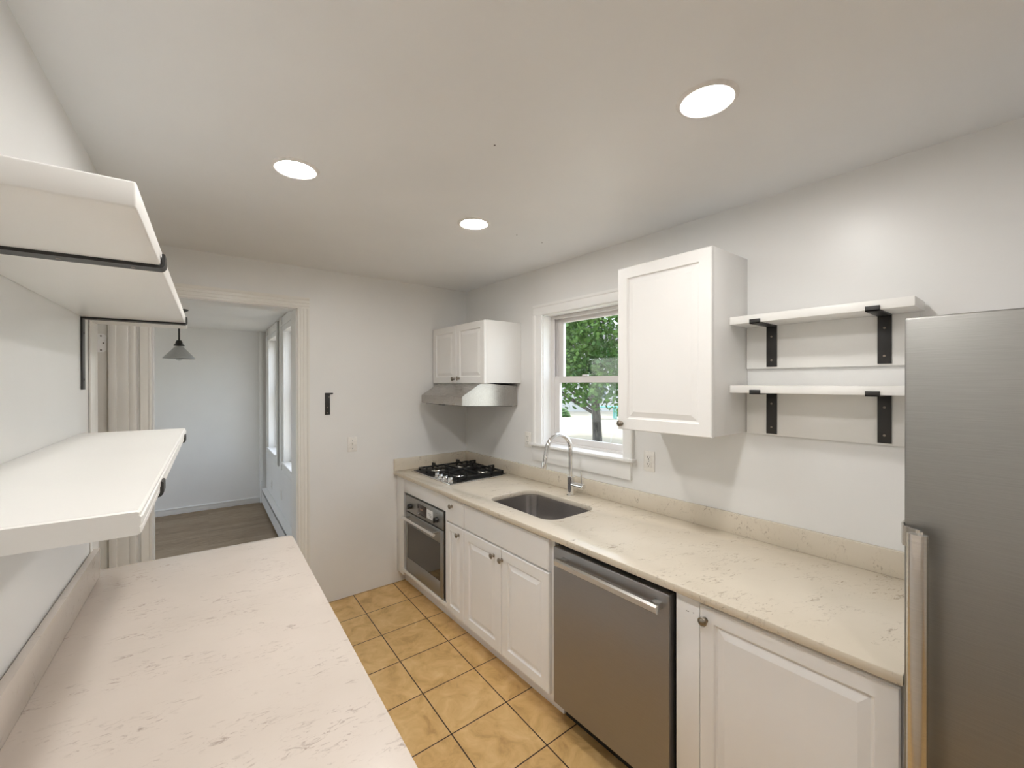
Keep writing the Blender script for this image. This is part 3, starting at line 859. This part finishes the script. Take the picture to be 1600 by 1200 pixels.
# ------------------------------------------------------------------ wall plates
def wall_plate(name, label, cat, frame, kind, group=None):
    """frame: x across the plate, z up, -y out of the wall, origin at its centre"""
    o = thing(name, label, cat, frame.translation, 0, group)
    MB().box(-.035, .035, -.0055, -.0002, -.057, .057, .002).build('plate', M_plate, o, frame)
    if kind == 'switch':
        MB().box(-.005, .005, -.0065, -.005, -.012, .012, .0005).box(-.004, .004, -.017, -.006, .000, .009, .001).build('toggle', M_plate, o, frame)
        for z in (-.03, .03): MB().lathe([(.003, 0), (.003, .001)], (0, -.0055, z), (0, -1, 0), 10).build('screw', M_grey, o, frame)
    elif kind == 'outlet':
        for zc in (-.0195, .0195):
            f = MB().box(-.0165, .0165, -.0075, -.005, zc - .0145, zc + .0145, .002).build('socket', M_plate, o, frame)
            s = MB().box(-.0085, -.0058, -.0082, -.0074, zc - .001, zc + .008).box(.0058, .0085, -.0082, -.0074, zc, zc + .007).lathe([(.003, 0), (.003, .0007)], (0, -.0075, zc - .007), (0, -1, 0), 10)
            s.build('slot', M_slot, f, frame, smooth=False)
        MB().lathe([(.0028, 0), (.0028, .001)], (0, -.0055, 0), (0, -1, 0), 10).build('screw', M_grey, o, frame)
    return o
def rframe(y, z): return Matrix.Translation((XR, y, z)) @ Matrix.Rotation(-PI / 2, 4, 'Z')
def dframe(s, z):
    m = FD @ Matrix.Translation((0, s, z)) @ Matrix.Rotation(PI / 2, 4, 'Z')
    return m
wall_plate('light_switch', 'white single toggle light switch on the bare wall by the doorway', 'switch', Matrix.Translation((1.070, YB, 1.162)), 'switch')
wall_plate('wall_outlet', 'white double wall outlet between the cooktop and the window stool', 'outlet', rframe(2.463, 1.203), 'outlet', 'outlets above the worktop')
wall_plate('wall_outlet', 'white double wall outlet below the single-door cabinet', 'outlet', rframe(1.412, 1.190), 'outlet', 'outlets above the worktop')
wall_plate('wall_outlet', 'grey wall outlet above the far end of the heater', 'outlet', dframe(.63, .352), 'outlet', 'plates above the heater')
wall_plate('blank_plate', 'grey blank wall plate above the heater, between the two dining windows', 'wall plate', dframe(1.44, .40), 'blank', 'plates above the heater')

# ------------------------------------------------------------------ dining room: heater and pendant
ht = thing('baseboard_heater', 'long low white baseboard heater under the dining room windows', 'heater', FD @ Vector((.03, 1.7, 0)))
s0, s1 = .10, 3.1
MB().prism([(.012, .03), (.066, .03), (.066, .165), (.060, .165), (.060, .036), (.012, .036)], lambda p, q, t: (p, t, q), s0, s1).build('front_panel', M_heater, ht, FD)
MB().prism([(.001, .02), (.012, .02), (.012, .205), (.058, .192), (.062, .198), (.012, .212), (.001, .212)], lambda p, q, t: (p, t, q), s0, s1).build('back_panel', M_heater, ht, FD)
MB().prism([(.020, .150), (.055, .158), (.054, .162), (.020, .154)], lambda p, q, t: (p, t, q), s0 + .01, s1).build('damper', M_heater, ht, FD)
MB().box(.013, .058, s0 + .012, s1 - .01, .05, .145).build('fin_core', M_blackgap, ht, FD)
MB().box(.001, .066, s0 - .006, s0, .02, .205, .002).build('end_cap', M_heater, ht, FD)

px, py = .034, 5.15
pn = thing('pendant_lamp', 'small cone-shaded pendant lamp hanging in the dining room', 'pendant lamp', (px, py, 2.335))
MB().lathe([(.074, 0), (.072, -.008), (.036, -.028), (.010, -.040)], (px, py, 2.3348), (0, 0, 1), 28).build('canopy', M_black, pn)
MB().cyl((px, py, 2.035), (px, py, 2.300), .0075, seg=12).build('rod', M_black, pn)
MB().lathe([(.008, .060), (.020, .056), (.026, .040), (.030, .022), (.041, .014), (.042, .004), (.010, 0)], (px, py, 1.984), (0, 0, 1), 24).build('socket', M_black, pn)
MB().lathe([(.028, .112), (.034, .110), (.125, .004), (.124, .0), (.031, .104), (.026, .104)], (px, py, 1.868), (0, 0, 1), 40, cap=False).build('shade', M_shade, pn)
MB().lathe([(.013, .100), (.014, .060), (.026, .034), (.033, .010), (.030, -.014), (.018, -.027), (.002, -.032)], (px, py, 1.878), (0, 0, 1), 24).build('bulb', M_bulb, pn)

# ------------------------------------------------------------------ outdoors
GZ = -.55
struct(MB().box(-40, 90, -40, 90, GZ - .2, GZ).build('ground_lawn', M_ground, smooth=False))

def tree(label, x, y, h0, hb, R, nleaf, leaf, mat, trunk_r=.15, seed=1, kind='maple_tree', zsquash=.8):
    rnd = random.Random(seed)
    t = thing(kind, label, 'tree', (x, y, GZ))
    tr = MB()
    top = GZ + hb + R * 1.0
    zt = [GZ - .05, GZ + .12, GZ + 1.0, GZ + hb, (GZ + hb + top) / 2, top]
    tr.tube([(x + .04 * math.sin(i * 1.7), y + .05 * math.cos(i * 2.1), z) for i, z in enumerate(zt)], [trunk_r * 1.5, trunk_r * 1.12, trunk_r, trunk_r * .9, trunk_r * .55, trunk_r * .12], 12)
    cz = GZ + hb + R * zsquash * .72
    clumps = []
    for i in range(46):
        a = rnd.uniform(0, 2 * PI); e = math.asin(rnd.uniform(-.75, 1)); rr = R * rnd.uniform(.45, .92)
        c = Vector((x + rr * math.cos(e) * math.cos(a), y + rr * math.cos(e) * math.sin(a), cz + rr * math.sin(e) * zsquash))
        clumps.append((c, R * rnd.uniform(.2, .34)))
        if i % 2 == 0:
            z0 = min(max(c.z - rr * .5, GZ + h0), top - .6)
            mid = Vector((x, y, z0)).lerp(c, .5) + Vector((0, 0, .15))
            tr.tube([(x, y, z0), mid, c], [trunk_r * .35, trunk_r * .22, trunk_r * .05], 7)
    tr.build('trunk', M_bark, t)
    vs, fs = [], []
    for k in range(nleaf):
        c, cr = clumps[k % len(clumps)]
        d = Vector((rnd.gauss(0, 1), rnd.gauss(0, 1), rnd.gauss(0, 1))).normalized() * cr * rnd.random() ** .45
        p = c + d
        if p.z < GZ + h0: p.z = GZ + h0 + rnd.random() * .3
        u = Vector((rnd.gauss(0, 1), rnd.gauss(0, 1), rnd.gauss(0, .55))).normalized()
        w = u.cross(Vector((rnd.gauss(0, 1), rnd.gauss(0, 1), rnd.gauss(0, 1)))).normalized()
        s = leaf * rnd.uniform(.6, 1.25)
        i = len(vs)
        vs += [p - u * s * .5, p + w * s * .36, p + u * s * .5 + Vector((0, 0, -s * .12)), p - w * s * .36]
        fs.append((i, i + 1, i + 2, i + 3))
    inv = world_of(t).inverted()
    me = bpy.data.meshes.new('foliage')
    me.from_pydata([inv @ v for v in vs], [], fs)
    me.materials.append(mat)
    o = bpy.data.objects.new('foliage', me); COL.objects.link(o); o.parent = t
    return t
tree('large green maple tree standing outside the sink window', 11.55, 9.90, 1.05, 1.75, 4.4, 52000, .15, M_leaf, .155, 3)

def house(label, x, y, wx, wy, hh, rz, mat):
    h = thing('house', label, 'house', (x, y, GZ), rz)
    F = world_of(h)
    MB().box(-wx / 2, wx / 2, -wy / 2, wy / 2, 0, hh).build('wall', mat, h, F, smooth=False)
    MB().prism([(-wx / 2 - .4, hh), (wx / 2 + .4, hh), (0, hh + wx * .32)], lambda p, q, t: (p, t, q), -wy / 2 - .4, wy / 2 + .4).build('roof', M_roof, h, F, smooth=False)
    for y0 in (-wy * .34, -wy * .05, wy * .26):
        MB().box(-wx / 2 - .06, -wx / 2 + .02, y0, y0 + 1.0, 1.0, 2.4).build('window', M_win_dk, h, F, smooth=False)
    for x0 in (-wx * .3, wx * .12):
        MB().box(x0, x0 + 1.0, -wy / 2 - .06, -wy / 2 + .02, 1.0, 2.4).build('window', M_win_dk, h, F, smooth=False)
house('pale sided house across the lawn behind the maple trunk', 27.5, 27.5, 9, 13, 5.2, -.6, M_house)
house('pale house end seen under the maple branches beside the cabinet edge', 34, 19, 8, 10, 5.4, -.5, M_house)
# garden table and bench far out on the lawn
bt = thing('garden_table', 'teal garden table on the far lawn', 'table', (20.2, 16.7, GZ), -.7)
F = world_of(bt)
MB().box(-.8, .8, -.4, .4, .70, .75, .01).build('top', M_teal, bt, F)
for sx in (-.65, .65):
    for sy in (-.3, .3):
        MB().box(sx - .04, sx + .04, sy - .04, sy + .04, 0, .70).build('leg', M_teal, bt, F)
def shrub(label, x, y, r, seed, mat=M_leaf2, n=1500):
    rnd = random.Random(seed)
    t = thing('garden_shrub', label, 'shrub', (x, y, GZ))
    vs, fs = [], []
    for k in range(n):
        d = Vector((rnd.gauss(0, 1), rnd.gauss(0, 1), abs(rnd.gauss(0, 1)))).normalized() * r * rnd.random() ** .4
        u = Vector((rnd.gauss(0, 1), rnd.gauss(0, 1), rnd.gauss(0, 1))).normalized(); w = u.orthogonal().normalized(); s = r * .16
        i = len(vs); vs += [d - u * s, d + w * s * .6, d + u * s, d - w * s * .6]; fs.append((i, i + 1, i + 2, i + 3))
    me = bpy.data.meshes.new('foliage'); me.from_pydata(vs, [], fs); me.materials.append(mat)
    o = bpy.data.objects.new('foliage', me); COL.objects.link(o); o.parent = t
    MB().tube([(x, y, GZ - .02), (x, y, GZ + r * .5)], [.05, .02], 8).build('stem', M_bark, t)
shrub('round green shrub far behind the maple, in front of the pale house', 19.5, 19.6, .55, 5)
shrub('low green shrub on the far lawn under the maple branches', 23.0, 17.0, .8, 6)

# ------------------------------------------------------------------ sky, sun, camera
wd_ = bpy.data.worlds.new('World'); scene.world = wd_; wd_.use_nodes = True
nt = wd_.node_tree
bg = nt.nodes['Background']
sky = nt.nodes.new('ShaderNodeTexSky')
sky.sky_type = 'NISHITA'
sky.sun_disc = False
sky.sun_elevation = math.radians(52)
sky.sun_rotation = math.radians(0)
sky.air_density = 1.2; sky.dust_density = 2.5
hz = nt.nodes.new('ShaderNodeMix'); hz.data_type = 'RGBA'      # thin bright cloud over the blue
hz.inputs['Factor'].default_value = .85
nt.links.new(sky.outputs[0], hz.inputs['A'])
hz.inputs['B'].default_value = (1.02, 1.0, .97, 1)
nt.links.new(hz.outputs['Result'], bg.inputs['Color'])
bg.inputs['Strength'].default_value = 2.7
sl = bpy.data.lights.new('sun', 'SUN'); sl.energy = 2.6; sl.angle = math.radians(.6); sl.color = (1, .95, .86)
so = bpy.data.objects.new('sun', sl); COL.objects.link(so)
so.rotation_euler = Vector((-.08, -.5, -.86)).to_track_quat('-Z', 'Y').to_euler()

cam = bpy.data.cameras.new('camera')
cam.sensor_fit = 'HORIZONTAL'; cam.sensor_width = 36.0; cam.lens = 668.0 / 1600 * 36.0
cam.clip_start = .02; cam.clip_end = 300
co = bpy.data.objects.new('camera', cam); COL.objects.link(co)
yw, pt, rl = .668, -.0033, -.0017
f = Vector((math.sin(yw) * math.cos(pt), math.cos(yw) * math.cos(pt), math.sin(pt)))
rt = Vector((math.cos(yw), -math.sin(yw), 0)); up = rt.cross(f)
r2 = rt * math.cos(rl) + up * math.sin(rl); u2 = -rt * math.sin(rl) + up * math.cos(rl)
m = Matrix(((r2.x, u2.x, -f.x, 0), (r2.y, u2.y, -f.y, 0), (r2.z, u2.z, -f.z, 1.634), (0, 0, 0, 1)))
co.matrix_world = m
scene.camera = co

scene.view_settings.view_transform = 'Standard'
scene.view_settings.look = 'None'
scene.view_settings.exposure = 0.14
scene.view_settings.gamma = 1.0
scene.view_settings.use_curve_mapping = False
try:
    scene.cycles.max_bounces = 14; scene.cycles.diffuse_bounces = 8; scene.cycles.glossy_bounces = 5; scene.cycles.transparent_max_bounces = 12
    scene.cycles.sample_clamp_indirect = 6.0
except Exception:
    pass
